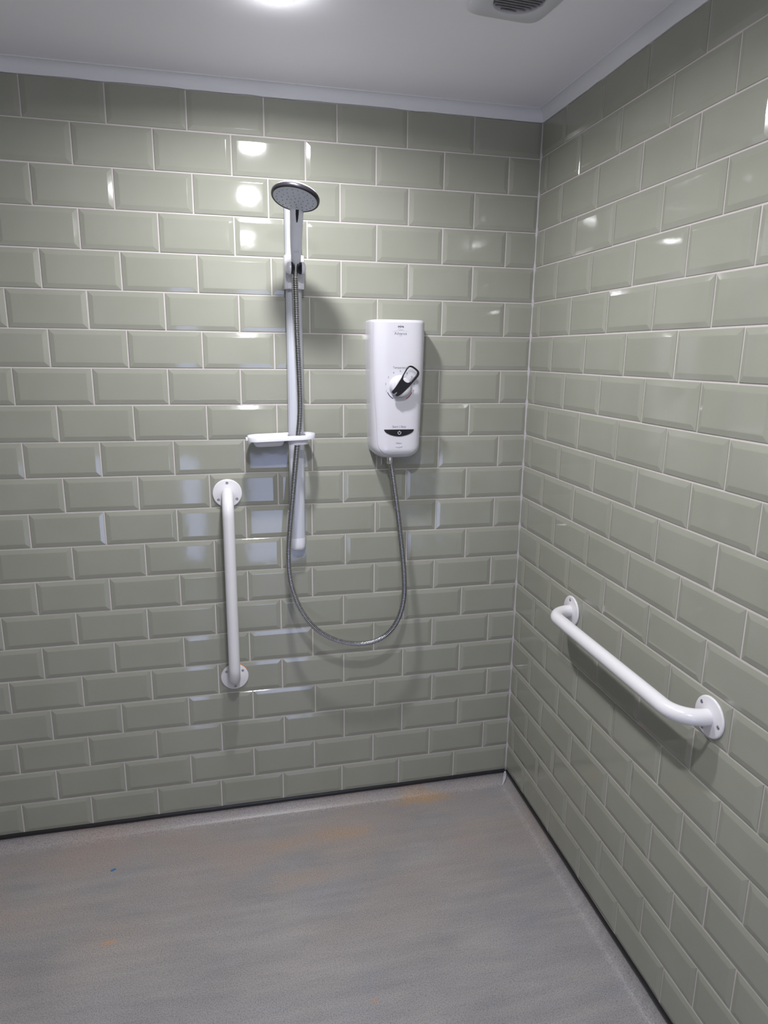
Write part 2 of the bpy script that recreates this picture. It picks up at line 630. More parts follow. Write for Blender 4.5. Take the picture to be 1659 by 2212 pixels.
# ------------------------------------------------------------------ ceiling fittings
def downlight(x, y, watts, label):
    t = thing('downlight', label, 'ceiling light', (x, y, CEIL), group='round downlights in the ceiling')
    v, f = lathe([(0.039, 0.002), (0.039, -0.002), (0.046, -0.005), (0.050, -0.0035), (0.051, 0.002)], 48, None, False, False)
    pyd('bezel', v, f, M['enamel'], t, smooth=True, sharp=40)
    v, f = lathe([(0.001, -0.0225)] + [(0.039 * math.sin(k / 8 * math.pi / 2), -0.002 - 0.0205 * math.cos(k / 8 * math.pi / 2)) for k in range(1, 9)], 48)
    pyd('diffuser', v, f, M['led'], t, smooth=True)
    ld = bpy.data.lights.new('downlight_beam', 'AREA')
    ld.shape = 'DISK'
    ld.size = 0.07
    ld.energy = watts
    ld.spread = math.radians(170)
    ld.color = LAMP_COL
    lo = bpy.data.objects.new('lamp', ld)
    C.objects.link(lo)
    lo.parent = t
    lo.location = (0, 0, -0.0245)
    return t


LAB = ['glowing round white downlight in the ceiling just in front of the shower rail',
       'round white downlight in the ceiling between the shower wall and the camera',
       'round white downlight in the ceiling farthest from the shower wall']
for (x, y), w, l in zip(LAMPS, LAMP_W, LAB):
    downlight(x, y, w, l)

t = thing('extractor_vent', 'square white extractor vent with round dusty grille on the ceiling', 'vent', (-0.350, -0.607, CEIL), (0, 0, math.radians(4.5)))


def bowed(h, n, r=0.5):
    out = []
    for k in range(n):
        a = 2 * math.pi * k / n
        c_, s_ = math.cos(a), math.sin(a)
        e = 2 / 6.5
        out.append((h * math.copysign(abs(c_) ** e, c_), h * math.copysign(abs(s_) ** e, s_)))
    return out


rings = []
for h, z in ((0.082, 0.003), (0.0865, -0.002), (0.0865, -0.008), (0.081, -0.012)):
    rings.append([(x, y, z) for x, y in bowed(h, 96)])
for r, z in ((0.057, -0.0145), (0.053, -0.013), (0.051, -0.004), (0.047, 0.003)):
    ring = []
    for k in range(96):
        # ring points matched to the bowed outline by angle
        bx, by = bowed(1, 96)[k]
        a = math.atan2(by, bx)
        ring.append((r * math.cos(a), r * math.sin(a), z))
    rings.append(ring)
v, f = loft(rings, True, False, True)
pyd('frame', v, f, M['vent'], t, smooth=True, sharp=35)
bm = bmesh.new()
for k in range(-5, 6):
    y = k * 0.0095
    hw = math.sqrt(max(0, 0.0505 ** 2 - y * y))
    if hw > 0.008:
        vs = box_bm(bm, (-hw, y - 0.0032, -0.010), (hw, y + 0.0032, -0.008))
        bmesh.ops.rotate(bm, verts=vs, cent=(0, y, -0.009), matrix=Matrix.Rotation(math.radians(30), 3, 'X'))
v2, f2 = lathe([(0.0505, -0.0055), (0.0505, -0.0035)], 48)
nb = [bm.verts.new(p) for p in v2]
for q in f2:
    bm.faces.new([nb[i] for i in q])
bmo('grille', bm, M['vent_dark'], t)

# ------------------------------------------------------------------ riser rail
XR = -0.7505
ZR0, ZR1 = 0.972, 1.925
rail = thing('riser_rail', 'white vertical shower riser rail fixed to the tiled back wall', 'shower rail', (XR, 0, 0.94))
prof = [(-0.0225, -0.010), (-0.0235, -0.018), (-0.0225, -0.026), (-0.0185, -0.033), (-0.0115, -0.0375), (-0.0095, -0.038), (0.0095, -0.038), (0.0115, -0.0375), (0.0185, -0.033), (0.0225, -0.026), (0.0235, -0.018), (0.0225, -0.010)]


def tilted(z):                                # the rail leans a touch to the right at the top
    return -0.0015 * (z - 1.4) / 0.5


rings = []
for z in (ZR0, ZR1):
    rings.append([(x, y, z - 0.94) for x, y in prof])
v, f = loft(rings)
pyd('rail', v, f, M['rail'], rail, smooth=True, sharp=22)


def end_cap(z0, z1, flip):
    rings = []
    for k, (u, sx, sy) in enumerate(((0, 1.02, 1.02), (0.35, 1.01, 1.03), (0.7, 0.96, 1.03), (0.86, 0.93, 1.0), (0.95, 0.88, 0.95), (1.0, 0.78, 0.86))):
        z = z0 + (z1 - z0) * u
        ring = [(-0.0225 * sx, 0.0, z)]
        ring += [(x * sx, -0.004 + (y + 0.004) * sy, z) for x, y in prof]
        ring += [(0.0225 * sx, 0.0, z)]
        rings.append(ring)
    v, f = loft(rings)
    return v, f


v, f = end_cap(ZR0 + 0.001 - 0.94, 0.935 - 0.94, False)
pyd('end_cap', v, f, M['plastic'], rail, smooth=True, sharp=28)
v, f = end_cap(ZR1 - 0.94, ZR1 + 0.03 - 0.94, True)
pyd('end_cap', v, f, M['plastic'], rail, smooth=True, sharp=28)

# ------------------------------------------------------------------ sliding handset holder
HZ = 1.755
KY = -0.088
hold = thing('handset_holder', 'white sliding handset holder with two black cheeks clamped on riser rail', 'shower holder', (XR, 0, 1.704))
bm = bmesh.new()
rings = []
pr = [(-0.0275, -0.008), (-0.0285, -0.040), (-0.0265, -0.0495), (-0.018, -0.054), (0.018, -0.054), (0.0265, -0.0495), (0.0285, -0.040), (0.0275, -0.008)]
pin = [(0.0244, -0.008), (0.0248, -0.027), (0.0195, -0.0345), (0.0118, -0.0392), (-0.0118, -0.0392), (-0.0195, -0.0345), (-0.0248, -0.027), (-0.0244, -0.008)]
for z, s in ((0.0, 0.975), (0.002, 1.0), (0.088, 1.0), (0.0905, 0.975)):
    rings.append([(x * s, y * s - 0.0005, z) for x, y in pr] + [(x, y, z) for x, y in pin])
v, f = loft(rings)
pyd('body', v, f, M['plastic'], hold, smooth=True, sharp=25)
# arm that carries the cradle
bm = bmesh.new()
box_bm(bm, (-0.022, KY + 0.009, HZ - 1.704 - 0.012), (0.022, -0.0515, HZ - 1.704 + 0.010), 0.003)
bmo('cradle_arm', bm, M['plastic'], hold, smooth=True, sharp=40)
for sx in (-1, 1):
    mt = frame_mtx((0, KY - 0.007, HZ - 1.704), (sx, 0, 0), (0, 0, 1))
    v, f = lathe([(0.0168, 0.0145), (0.0168, 0.018), (0.0160, 0.0215), (0.0125, 0.0248), (0.006, 0.0262), (0.001, 0.0265)], 36, mt)
    pyd('outer_cap', v, f, M['plastic'], hold, smooth=True, sharp=45)
    v, f = lathe([(0.006, 0.0050), (0.010, 0.0054), (0.0140, 0.0078), (0.0160, 0.0115), (0.0164, 0.0146)], 36, mt)
    pyd('cheek', v, f, M['black'], hold, smooth=True, sharp=45)

# ------------------------------------------------------------------ handset
HC = at(637.3, 431.7, -0.238)                 # middle of the spray plate


def head_normal():
    v = Vector(ray(637.3, 431.7)).normalized()
    d_ = Vector(ROT[1])
    d_ = (d_ - v * d_.dot(v)).normalized()
    r_ = d_.cross(v).normalized()
    if r_.dot(Vector(ROT[0])) < 0:
        r_ = -r_
    s, c_ = math.sin(math.radians(62)), math.cos(math.radians(62))
    tl = math.radians(9.5)
    return (r_ * (-math.sin(tl) * s) + d_ * (math.cos(tl) * s) - v * c_).normalized()


HN = head_normal()
RH = 0.0605
hb = at(639.0, 566, KY)                       # bottom of the handle, in the holder
head = thing('shower_handset', 'white shower handset with black rimmed round head hooked on riser rail', 'shower head', hb)
inv = Matrix.Translation(-Vector(hb))
mt = inv @ frame_mtx(HC, HN, (1, 0, 0))
dome = [(0.001, -0.0265)] + [(0.0585 * math.sin(k / 9 * math.pi / 2) ** 0.85, -0.0105 - 0.016 * math.cos(k / 9 * math.pi / 2)) for k in range(1, 10)]
v, f = lathe(dome, 56, mt, True, True)
pyd('head_shell', v, f, M['handle'], head, smooth=True, sharp=60)
v, f = lathe([(0.0565, -0.0125), (0.0590, -0.0120), (0.0606, -0.0095), (0.0608, -0.0060), (0.0602, -0.0030), (0.0585, -0.0006), (0.0562, 0.0), (0.0550, -0.0012), (0.0550, -0.006)], 64, mt, False, False)
pyd('rim', v, f, M['rim'], head, smooth=True, sharp=60)
v, f = lathe([(0.0552, -0.003), (0.0550, -0.0012), (0.045, 0.0002), (0.030, 0.0009), (0.015, 0.0012), (0.001, 0.0013)], 64, mt)
plate = pyd('spray_plate', v, f, M['face'], head, smooth=True, sharp=60)
nz = None
k_ = 0
for r, n, h in ((0.009, 4, 0.0012), (0.020, 8, 0.001), (0.033, 14, 0.0006), (0.046, 22, 0.0)):
    for k in range(n):
        a = 2 * math.pi * (k + 0.3 * (k_ % 2)) / n
        p = mt @ Vector((r * math.cos(a), r * math.sin(a), h))
        if nz is None:
            vv, ff = lathe([(0.0017, -0.0005), (0.0016, 0.0012), (0.0010, 0.0018)], 10, frame_mtx((0, 0, 0), HN))
            nz = pyd('nozzle', vv, ff, M['nozzle'], plate, smooth=True, sharp=50)
            q = nz
        else:
            q = nz.copy()
            C.objects.link(q)
            q.parent = plate
        q.location = p
    k_ += 1
# handle: oval sections from the holder up into the back of the head
ex = Vector((1, 0, 0))
wallside = (Vector((0.0, 1, 0)) - HN * HN.y).normalized()
neck = at(639.8, 459, HC.y + wallside.y * (RH - 0.010)) - HN * 0.010
inside = neck.lerp(HC - HN * 0.020, 0.45) - HN * 0.004
path = catmull([hb, hb.lerp(neck, 0.33) + Vector((0, 0.002, 0)), hb.lerp(neck, 0.7) + Vector((0, 0.003, 0.0)), neck, inside], 7)
NPT = len(path)
wid = lambda u: 0.0128 + 0.0036 * min(1, u / 0.35) + 0.0028 * max(0, (u - 0.4) / 0.6)
dep = lambda u: 0.0115 + 0.0015 * min(1, u / 0.25) - 0.002 * max(0, (u - 0.7) / 0.3)
rings = []
for i, p in enumerate(path):
    a, b = path[max(0, i - 1)], path[min(NPT - 1, i + 1)]
    tdir = (b - a).normalized()
    x = (ex - tdir * ex.dot(tdir)).normalized()
    y = tdir.cross(x)
    u = i / (NPT - 1)
    ring = []
    for k in range(28):
        a_ = 2 * math.pi * k / 28
        c_, s_ = math.cos(a_), math.sin(a_)
        e = 0.75
        ring.append(p - hb + x * (wid(u) * math.copysign(abs(c_) ** e, c_)) + y * (dep(u) * math.copysign(abs(s_) ** e, s_)))
    rings.append(ring)
v, f = loft(rings)
handle = pyd('handle', v, f, M['handle'], head, smooth=True, sharp=55)


def on_handle(u, side=0.0, lift=0.0004):
    """point on the underside of the handle that faces the room"""
    i = min(NPT - 2, max(1, int(u * (NPT - 1))))
    fr = u * (NPT - 1) - i
    p = path[i].lerp(path[i + 1], max(0, min(1, fr)))
    tdir = (path[i + 1] - path[i - 1]).normalized()
    x = (ex - tdir * ex.dot(tdir)).normalized()
    y = tdir.cross(x)
    if y.y > 0:
        y = -y
    return p + x * side + y * (dep(u) + lift), tdir, x, y


# black slot in the neck, tapering down the handle
rings = []
for k in range(9):
    u = 0.585 + 0.215 * k / 8
    p, tdir, x, y = on_handle(u, 0, 0)
    hw = 0.0012 + 0.0028 * min(1.0, (k / 5) ** 0.7 if k else 0)
    rings.append([p - hb + x * -hw + y * 0.0006, p - hb + x * hw + y * 0.0006, p - hb + x * hw - y * 0.004, p - hb - x * hw - y * 0.004])
v, f = loft(rings)
pyd('neck_slot', v, f, M['black'], head)


# ------------------------------------------------------------------ writing helper
def text_mesh(body, size, place, material, parent, name='lettering', thick=0.0, bold=0.0):
    cu = bpy.data.curves.new('text', 'FONT')
    cu.body = body
    cu.size = size
    cu.align_x = 'CENTER'
    cu.align_y = 'CENTER'
    cu.offset = bold
    cu.resolution_u = 3
    o = bpy.data.objects.new('text', cu)
    C.objects.link(o)
    dg = bpy.context.evaluated_depsgraph_get()
    me = bpy.data.meshes.new_from_object(o.evaluated_get(dg))
    bpy.data.objects.remove(o)
    bpy.data.curves.remove(cu)
    me.materials.clear()
    for vv in me.vertices:
        vv.co = place(vv.co.x, vv.co.y)
    me.name = name
    return link_mesh(name, me, material, parent)


p0, td, x0, y0 = on_handle(0.20)
text_mesh('mira', 0.0075, lambda a, b: p0 - hb + x0 * a + td * b + y0 * 0.0004, M['ink_pale'], head, 'lettering')

# ------------------------------------------------------------------ soap dish on the rail
DZ0 = 1.2975
dish = thing('soap_dish', 'white plastic soap dish clipped round the riser rail above the grab bar', 'soap dish', (XR, 0, DZ0 - 0.03), (0, math.radians(-2.0), 0))
bz = 0.03


def dish_outline(n, grow=0.0):
    """long rounded tray: square-ish left end, full round right end, in rail-local x and y"""
    out = []
    xl, xr, yb, yf = -0.1440 - grow, 0.0520 + grow, -0.012 + grow, -0.108 - grow
    rr, rl = (yb - yf) / 2 * 0.98, 0.030 + grow
    cxr, cy = xr - rr * 1.0, (yb + yf) / 2
    k = n // 4
    for i in range(k + 1):                                  # right end, front to back
        a = -math.pi / 2 + math.pi / 2 * i / k
        out.append((cxr + rr * math.cos(a), cy + (yb - yf) / 2 * math.sin(a)))
    for i in range(1, k + 1):
        a = math.pi / 2 * i / k
        out.append((cxr + rr * math.cos(a), cy + (yb - yf) / 2 * math.sin(a)))
    for i in range(k + 1):
        a = math.pi / 2 + math.pi / 2 * i / k
        out.append((xl + rl + rl * math.cos(a), yb - rl + rl * math.sin(a)))
    for i in range(k + 1):
        a = math.pi + math.pi / 2 * i / k
        out.append((xl + rl + rl * math.cos(a), yf + rl + rl * math.sin(a)))
    return out


def hole(n):
    """slot in the tray for the rail and, in front of it, the hose"""
    out = []
    w, yb, yf, r = 0.0265, -0.0075, -0.0935, 0.018
    for cx_, cy_, a0 in ((w - r, yf + r, -math.pi / 2), (w - r, yb - r, 0), (-w + r, yb - r, math.pi / 2), (-w + r, yf + r, math.pi)):
        for i in range(n // 4):
            a = a0 + math.pi / 2 * i / (n // 4 - 1)
            out.append((cx_ + r * math.cos(a), cy_ + r * math.sin(a)))
    return out


def plate_with_hole(name, outer, inner, z0, z1, material, parent):
    cu = bpy.data.curves.new(name, 'CURVE')
    cu.dimensions = '2D'
    cu.fill_mode = 'BOTH'
    cu.extrude = (z1 - z0) / 2
    for pl in (outer, inner):
        sp = cu.splines.new('POLY')
        sp.points.add(len(pl) - 1)
        for i, p in enumerate(pl):
            sp.points[i].co = (p[0], p[1], 0, 1)
        sp.use_cyclic_u = True
    o = bpy.data.objects.new(name, cu)
    C.objects.link(o)
    dg = bpy.context.evaluated_depsgraph_get()
    me = bpy.data.meshes.new_from_object(o.evaluated_get(dg))
    bpy.data.objects.remove(o)
    bpy.data.curves.remove(cu)
    for vv in me.vertices:
        vv.co.z += (z0 + z1) / 2
    me.name = name
    return link_mesh(name, me, material, parent)


def strip_ring(outer, inner, z0, z1):
    """a lip with thickness following an outline"""
    rings = [[(x, y, z0) for x, y in outer], [(x, y, z1 - 0.001) for x, y in outer]]
    rings.append([((x * 0.7 + u * 0.3), (y * 0.7 + w * 0.3), z1) for (x, y), (u, w) in zip(outer, inner)])
    rings.append([((x * 0.2 + u * 0.8), (y * 0.2 + w * 0.8), z1) for (x, y), (u, w) in zip(outer, inner)])
    rings.append([(x, y, z1 - 0.0012) for x, y in inner])
    rings.append([(x, y, z0) for x, y in inner])
    rings.append(rings[0])
    return loft(rings, True, False, False)


oo = dish_outline(48)
plate_with_hole('tray', dish_outline(48, -0.001), hole(24), bz - 0.0085, bz - 0.0055, M['plastic'], dish)
v, f = strip_ring(oo, dish_outline(48, -0.0022), bz - 0.0125, bz + 0.0005)
pyd('rim', v, f, M['plastic'], dish, smooth=True, sharp=40)
# hanging basin under the left half
rings = []
for z, g in ((bz - 0.008, 0.0), (bz - 0.013, -0.001), (bz - 0.022, -0.004), (bz - 0.0285, -0.008), (bz - 0.030, -0.013)):
    ring = []
    for k in range(40):
        a = 2 * math.pi * k / 40
        c_, s_ = math.cos(a), math.sin(a)
        hx, hy = 0.0465 + g, 0.037 + g
        ring.append((-0.0845 + hx * math.copysign(abs(c_) ** 0.35, c_), -0.060 + hy * math.copysign(abs(s_) ** 0.35, s_), z))
    rings.append(ring)
v, f = loft(rings)
pyd('basin', v, f, M['plastic'], dish, smooth=True, sharp=50)
# clamp collar under the right half
hh = hole(24)
grow = [(x * 1.10, -0.0505 + (y + 0.0505) * 1.06) for x, y in hh]
rings = [[(x, y, bz - 0.0085) for x, y in grow], [(x, y, bz - 0.026) for x, y in grow], [(x * 0.99, y, bz - 0.0275) for x, y in grow],
         [(x, y, bz - 0.0275) for x, y in hh], [(x, y, bz - 0.0085) for x, y in hh]]
v, f = loft(rings, True, False, False)
pyd('collar', v, f, M['plastic'], dish, smooth=True, sharp=40)
bm = bmesh.new()
box_bm(bm, (-0.1495, -0.080, bz - 0.0105), (-0.1430, -0.060, bz - 0.0015), 0.0015)
bmo('end_tab', bm, M['plastic'], dish)

# ------------------------------------------------------------------ shower hose
UX, UZ0, UZ1 = -0.4535, 1.2235, 1.626
OUTX, OUTY = -0.4725, -0.066
hose = thing('shower_hose', 'ribbed chrome shower hose looping from handset down and up to white unit', 'hose', (OUTX, OUTY, 0.60))
ho = Vector((OUTX, OUTY, 0.60))
hp = [(637.5, 598, -0.088), (639, 640, -0.086), (641.5, 720, -0.083), (645.5, 800, -0.080), (648, 870, -0.077), (646.5, 915, -0.077), (642.5, 955, -0.080),
      (637.5, 1010, -0.084), (631.5, 1080, -0.086), (625.5, 1150, -0.086), (623.2, 1200, -0.086), (626, 1245, -0.086), (636, 1285, -0.086), (655, 1325, -0.086),
      (684, 1359, -0.086), (722, 1381, -0.086), (765, 1390.5, -0.086), (806, 1386, -0.086), (838, 1368, -0.086), (861, 1335, -0.086), (872.5, 1290, -0.085),
      (872.5, 1235, -0.083), (867, 1175, -0.080), (859.5, 1110, -0.076), (851.5, 1050, -0.070), (845.5, 1008, -0.066)]
ctl = [at(*p) - ho for p in hp]
ctl.append(Vector((0, 0, 1.2145 - 0.60)))
cen = catmull(ctl, 12)
cen = resample(cen, 0.0008)
rad, ids = [], []
RHO = 0.0083
pat = [0.86, 0.985, 1.0, 1.0, 0.985, 0.86]
for i in range(len(cen)):
    rad.append(RHO * pat[i % 6])
v, f = tube(cen, rad, 14)
idx = []
for i in range(len(cen) - 1):
    idx += [1 if i % 6 in (4, 5) else 0] * 14
idx += [0, 0]
o = pyd('hose', v, f, [M['chrome'], M['hose_dark']], hose, smooth=True, idx=idx, sharp=30)
# conical nut in the holder
a, b = at(638.6, 566, KY) - ho, at(637.6, 599, KY) - ho
mt = frame_mtx(a, b - a, (1, 0, 0))
L_ = (b - a).length
v, f = lathe([(0.0118, -0.004), (0.0120, 0.0), (0.0092, L_ * 0.45), (0.0080, L_ * 0.9), (0.0077, L_)], 18, mt)
pyd('conical_nut', v, f, M['nut'], hose, smooth=True, sharp=15)
v, f = lathe([(0.0080, 1.2045 - 0.6), (0.0088, 1.2055 - 0.6), (0.0088, 1.2225 - 0.6), (0.0080, 1.236 - 0.6)], 24)
pyd('outlet_nut', v, f, M['chrome'], hose, smooth=True, sharp=40)

# ------------------------------------------------------------------ electric shower unit
unit = thing('electric_shower', 'white electric shower unit with black lever dial on the back wall', 'shower unit', (UX, 0, UZ0))
NE = 4.6


def u_w(z):
    t_ = (z - UZ0) / (UZ1 - UZ0)
    w = 0.0745 + 0.0090 * min(1, t_ / 0.75)
    r = 0.040
    if z < UZ0 + r:
        k = (UZ0 + r - z) / r
        w -= 0.034 * (1 - math.sqrt(max(0, 1 - k * k)))
    if z > UZ1 - 0.007:
        k = (z - UZ1 + 0.007) / 0.007
        w -= 0.006 * (1 - math.sqrt(max(0, 1 - k * k)))
    return w


def u_d(z):
    d = 0.0985
    r = 0.030
    if z < UZ0 + r:
        k = (UZ0 + r - z) / r
        d -= 0.030 * (1 - math.sqrt(max(0, 1 - k * k)))
    if z > UZ1 - 0.007:
        k = (z - UZ1 + 0.007) / 0.007
        d -= 0.006 * (1 - math.sqrt(max(0, 1 - k * k)))
    return d


def u_y(x, z):
    """front surface of the unit (x from its centre line)"""
    w, d = u_w(z), u_d(z)
    q = min(0.999, abs(x) / w)
    return -d * (1 - q ** NE) ** (1 / NE)


zs = [UZ0 + 0.040 * (1 - math.cos(k / 10 * math.pi / 2)) for k in range(10)]
zs += [UZ0 + 0.040 + (UZ1 - 0.007 - UZ0 - 0.040) * k / 10 for k in range(11)]
zs += [UZ1 - 0.007 + 0.007 * math.sin(k / 4 * math.pi / 2) for k in range(1, 5)]
rings = []
for z in zs:
    ring = []
    for k in range(49):
        a = math.pi * k / 48
        c_, s_ = math.cos(a), math.sin(a)
        ring.append((u_w(z) * math.copysign(abs(c_) ** (2 / NE), c_), -u_d(z) * abs(s_) ** (2 / NE), z - UZ0))
    rings.append(ring)
v, f = loft(rings)
pyd('case', v, f, M['body'], unit, smooth=True, sharp=50)

PZ0 = UZ0 + 0.0125


def panel_hw(z):
    t_ = (z - UZ0) / (UZ1 - UZ0)
    h = (0.80 + 0.125 * min(1, t_ / 0.6)) * (0.0745 + 0.0090 * min(1, t_ / 0.75))
    r = 0.036
    if z < PZ0 + r:
        k = (PZ0 + r - z) / r
        h -= 0.034 * (1 - math.sqrt(max(0, 1 - k * k)))
    return h


def raised(name, z_list, hwf, lift, material, parent, n=28, xoff=0.0):
    """a thin shell lying on the unit's front, with rolled edges"""
    v, f = [], []
    rows = len(z_list)
    for z in z_list:
        h = hwf(z)
        for k in range(n + 1):
            x = xoff + h * (2 * k / n - 1)
            v.append((x, u_y(x, z) - lift, z - UZ0))
    top = len(v)
    for i in range(rows - 1):
        for k in range(n):
            a = i * (n + 1) + k
            f.append((a, a + 1, a + n + 2, a + n + 1))
    border = [k for k in range(n + 1)] + [i * (n + 1) + n for i in range(1, rows)] + [(rows - 1) * (n + 1) + k for k in range(n - 1, -1, -1)] + [i * (n + 1) for i in range(rows - 2, 0, -1)]
    cx_ = sum(v[i][0] for i in border) / len(border)
    cz_ = sum(v[i][2] for i in border) / len(border)
    nb = []
    for i in border:
        x, y, z = v[i]
        dx, dz = x - cx_, z - cz_
        l = math.hypot(dx, dz) or 1
        nb.append(len(v))
        v.append((x + dx / l * 0.0008, y + lift + 0.0012, z + dz / l * 0.0008))
    for q in range(len(border)):
        q2 = (q + 1) % len(border)
        f.append((border[q], border[q2], nb[q2], nb[q]))
    me = bpy.data.meshes.new(name)
    me.from_pydata(v, [], f)
    bm = bmesh.new()
    bm.from_mesh(me)
    bmesh.ops.recalc_face_normals(bm, faces=bm.faces[:])
    bm.to_mesh(me)
    bm.free()
    o = link_mesh(name, me, material, parent, True)
    me.set_sharp_from_angle(angle=math.radians(40))
    return o


pz = [PZ0 + 0.036 * (1 - math.cos(k / 12 * math.pi / 2)) for k in range(12)] + [PZ0 + 0.036 + (UZ1 - 0.008 - PZ0 - 0.036) * k / 16 for k in range(17)]
pz[0] += 0.0001
PL = 0.0026
panel = raised('front_panel', pz, panel_hw, PL, M['body'], unit)


def onfront(lift=PL + 0.0003):
    return lambda cx0, cz0: (lambda a, b: Vector((cx0 + a, u_y(cx0 + a, cz0 + b) - lift, cz0 + b - UZ0)))


def label(body, size, px, py, material, bold=0.0):
    p = at(px, py, -0.0985)
    return text_mesh(body, size, onfront()(p.x - UX, p.z), material, unit, 'lettering', bold=bold)


label('mira', 0.0099, 865.4, 705.3, M['ink_dark'], 0.00022)
label('Advance', 0.0109, 865.0, 720.6, M['ink'])
label('FLEX', 0.0042, 865.0, 725.5, M['ink_pale'])
label('Temperature', 0.0089, 865.2, 794.2, M['ink'])
for s, px, py in (('1', 834, 845), ('2', 833, 829.5), ('3', 838.8, 815), ('4', 849.8, 805.5), ('5', 864.3, 801.7), ('6', 878.5, 805.8), ('7', 889, 815), ('8', 894.3, 829.3), ('9', 892.8, 844)):
    label(s, 0.0080, px, py, M['ink'])
label('Start | Stop', 0.0092, 862.0, 921.5, M['ink'])
label('Status', 0.0070, 861.2, 957.0, M['ink'])


def ribbon(name, pts, width, material, lift=PL + 0.0004, parent=None):
    """a printed line on the unit's front; pts (x from centre, z)"""
    v, f = [], []
    for i, (x, z) in enumerate(pts):
        a, b = pts[max(0, i - 1)], pts[min(len(pts) - 1, i + 1)]
        dx, dz = b[0] - a[0], b[1] - a[1]
        l = math.hypot(dx, dz)
        nx, nz_ = -dz / l, dx / l
        for s in (-1, 1):
            xx, zz = x + nx * width / 2 * s, z + nz_ * width / 2 * s
            v.append((xx, u_y(xx, zz) - lift, zz - UZ0))
    for i in range(len(pts) - 1):
        f.append((2 * i, 2 * i + 1, 2 * i + 3, 2 * i + 2))
    return pyd(name, v, f, material, parent or unit)


DC = at(864, 835, -0.108)
DX, DZc = UX, DC.z
ra = 0.0405
ribbon('cold_mark', [(DX - UX + ra * math.cos(a), DZc + ra * math.sin(a)) for a in [math.radians(205 + 36 * k / 10) for k in range(11)]], 0.0022, M['blue_ink'])
ribbon('hot_mark', [(DX - UX + ra * math.cos(a), DZc + ra * math.sin(a)) for a in [math.radians(335 - 36 * k / 10) for k in range(11)]], 0.0022, M['red_ink'])
lz = at(865, 711, -0.0985).z
ribbon('logo_wave', [(-0.0075 + 0.015 * k / 16, lz + 0.0014 * math.sin(k / 16 * 2 * math.pi + 0.6)) for k in range(17)], 0.0005, M['ink_pale'])
ribbon('logo_wave', [(-0.0065 + 0.013 * k / 16, lz - 0.0030 + 0.0006 * math.sin(k / 16 * 2 * math.pi + 0.6)) for k in range(17)], 0.0005, M['ink_pale'])
az = at(865, 714.0, -0.0985).z
ribbon('logo_arc', [(-0.026 + 0.052 * k / 20, az - 0.0035 * (2 * k / 20 - 1) ** 2) for k in range(21)], 0.0004, M['ink_pale'])

# half-moon start button
BZ = at(862, 927.5, -0.0985).z
BH, BW = 0.0205, 0.0455
bzs = [BZ - BH * math.sin(k / 14 * math.pi / 2) for k in range(15)]
bzs[-1] += 0.0002
button = raised('start_button', bzs, lambda z: max(0.0006, BW * (1 - min(1, ((BZ - z) / BH)) ** 2.0) ** 0.62), PL + 0.0012, M['black'], unit, 24)
pcx, pcz = 0.0005, BZ - BH * 0.47
ribbon('power_mark', [(pcx + 0.0046 * math.cos(a), pcz + 0.0046 * math.sin(a)) for a in [math.radians(130 + 280 * k / 24) for k in range(25)]], 0.0012, M['white_ink'], PL + 0.0017, unit)
ribbon('power_mark', [(pcx, pcz + 0.001), (pcx, pcz + 0.0062)], 0.0012, M['white_ink'], PL + 0.0017, unit)
# status lamp
SZ = at(861.5, 963.2, -0.0975).z
ribbon('status_lamp', [(-0.0025, SZ), (0.0025, SZ)], 0.0011, M['ink_pale'])
raised('status_lip', [SZ - 0.001 - 0.003 * k / 4 for k in range(5)], lambda z: max(0.0008, 0.011 - 0.0035 * ((SZ - z) / 0.001 - 1)), PL + 0.0010, M['body'], unit, 10)
# service catch under the unit
bm = bmesh.new()
box_bm(bm, (0.030, -0.070, 0.0035), (0.036, -0.062, 0.0100), 0.001)
bmo('service_catch', bm, M['ink'], unit)

# dial and lever
mt = frame_mtx((DX - UX, u_y(0, DZc) - PL + 0.001, DZc - UZ0), (0, -1, 0), (1, 0, 0))
v, f = lathe([(0.0325, 0.0), (0.0325, 0.002), (0.0312, 0.004), (0.0300, 0.0150), (0.0288, 0.0205), (0.0265, 0.0230), (0.015, 0.0238), (0.001, 0.0240)], 64, mt)
pyd('dial', v, f, M['body'], unit, smooth=True, sharp=50)

YL = u_y(0, DZc) - 0.0265
outer = [(590, 850), (640, 790), (700, 715), (800, 560), (900, 400), (1000, 215), (1040, 158), (1080, 132), (1120, 124), (1180, 138), (1260, 195), (1335, 265), (1356, 320), (1345, 395), (1290, 470), (1180, 590), (1060, 720), (940, 840), (850, 920), (760, 976), (715, 960), (688, 944), (742, 872), (735, 856), (715, 858), (645, 912), (615, 885)]
inner = [(1042, 205), (1075, 172), (1112, 165), (1170, 185), (1285, 275), (1303, 318), (1290, 368), (1180, 500), (1110, 578), (1040, 604), (970, 580), (912, 520), (900, 470), (930, 395), (990, 285)]
cv = lambda pl: [(lambda q: (q.x - UX, q.z - UZ0))(at(x / 12.76 + 800, y / 12.76 + 780, YL)) for x, y in pl]


def chaikin(pl, n=2):
    for _ in range(n):
        out = []
        for i, p in enumerate(pl):
            q = pl[(i + 1) % len(pl)]
            out += [(p[0] * 0.75 + q[0] * 0.25, p[1] * 0.75 + q[1] * 0.25), (p[0] * 0.25 + q[0] * 0.75, p[1] * 0.25 + q[1] * 0.75)]
        pl = out
    return pl


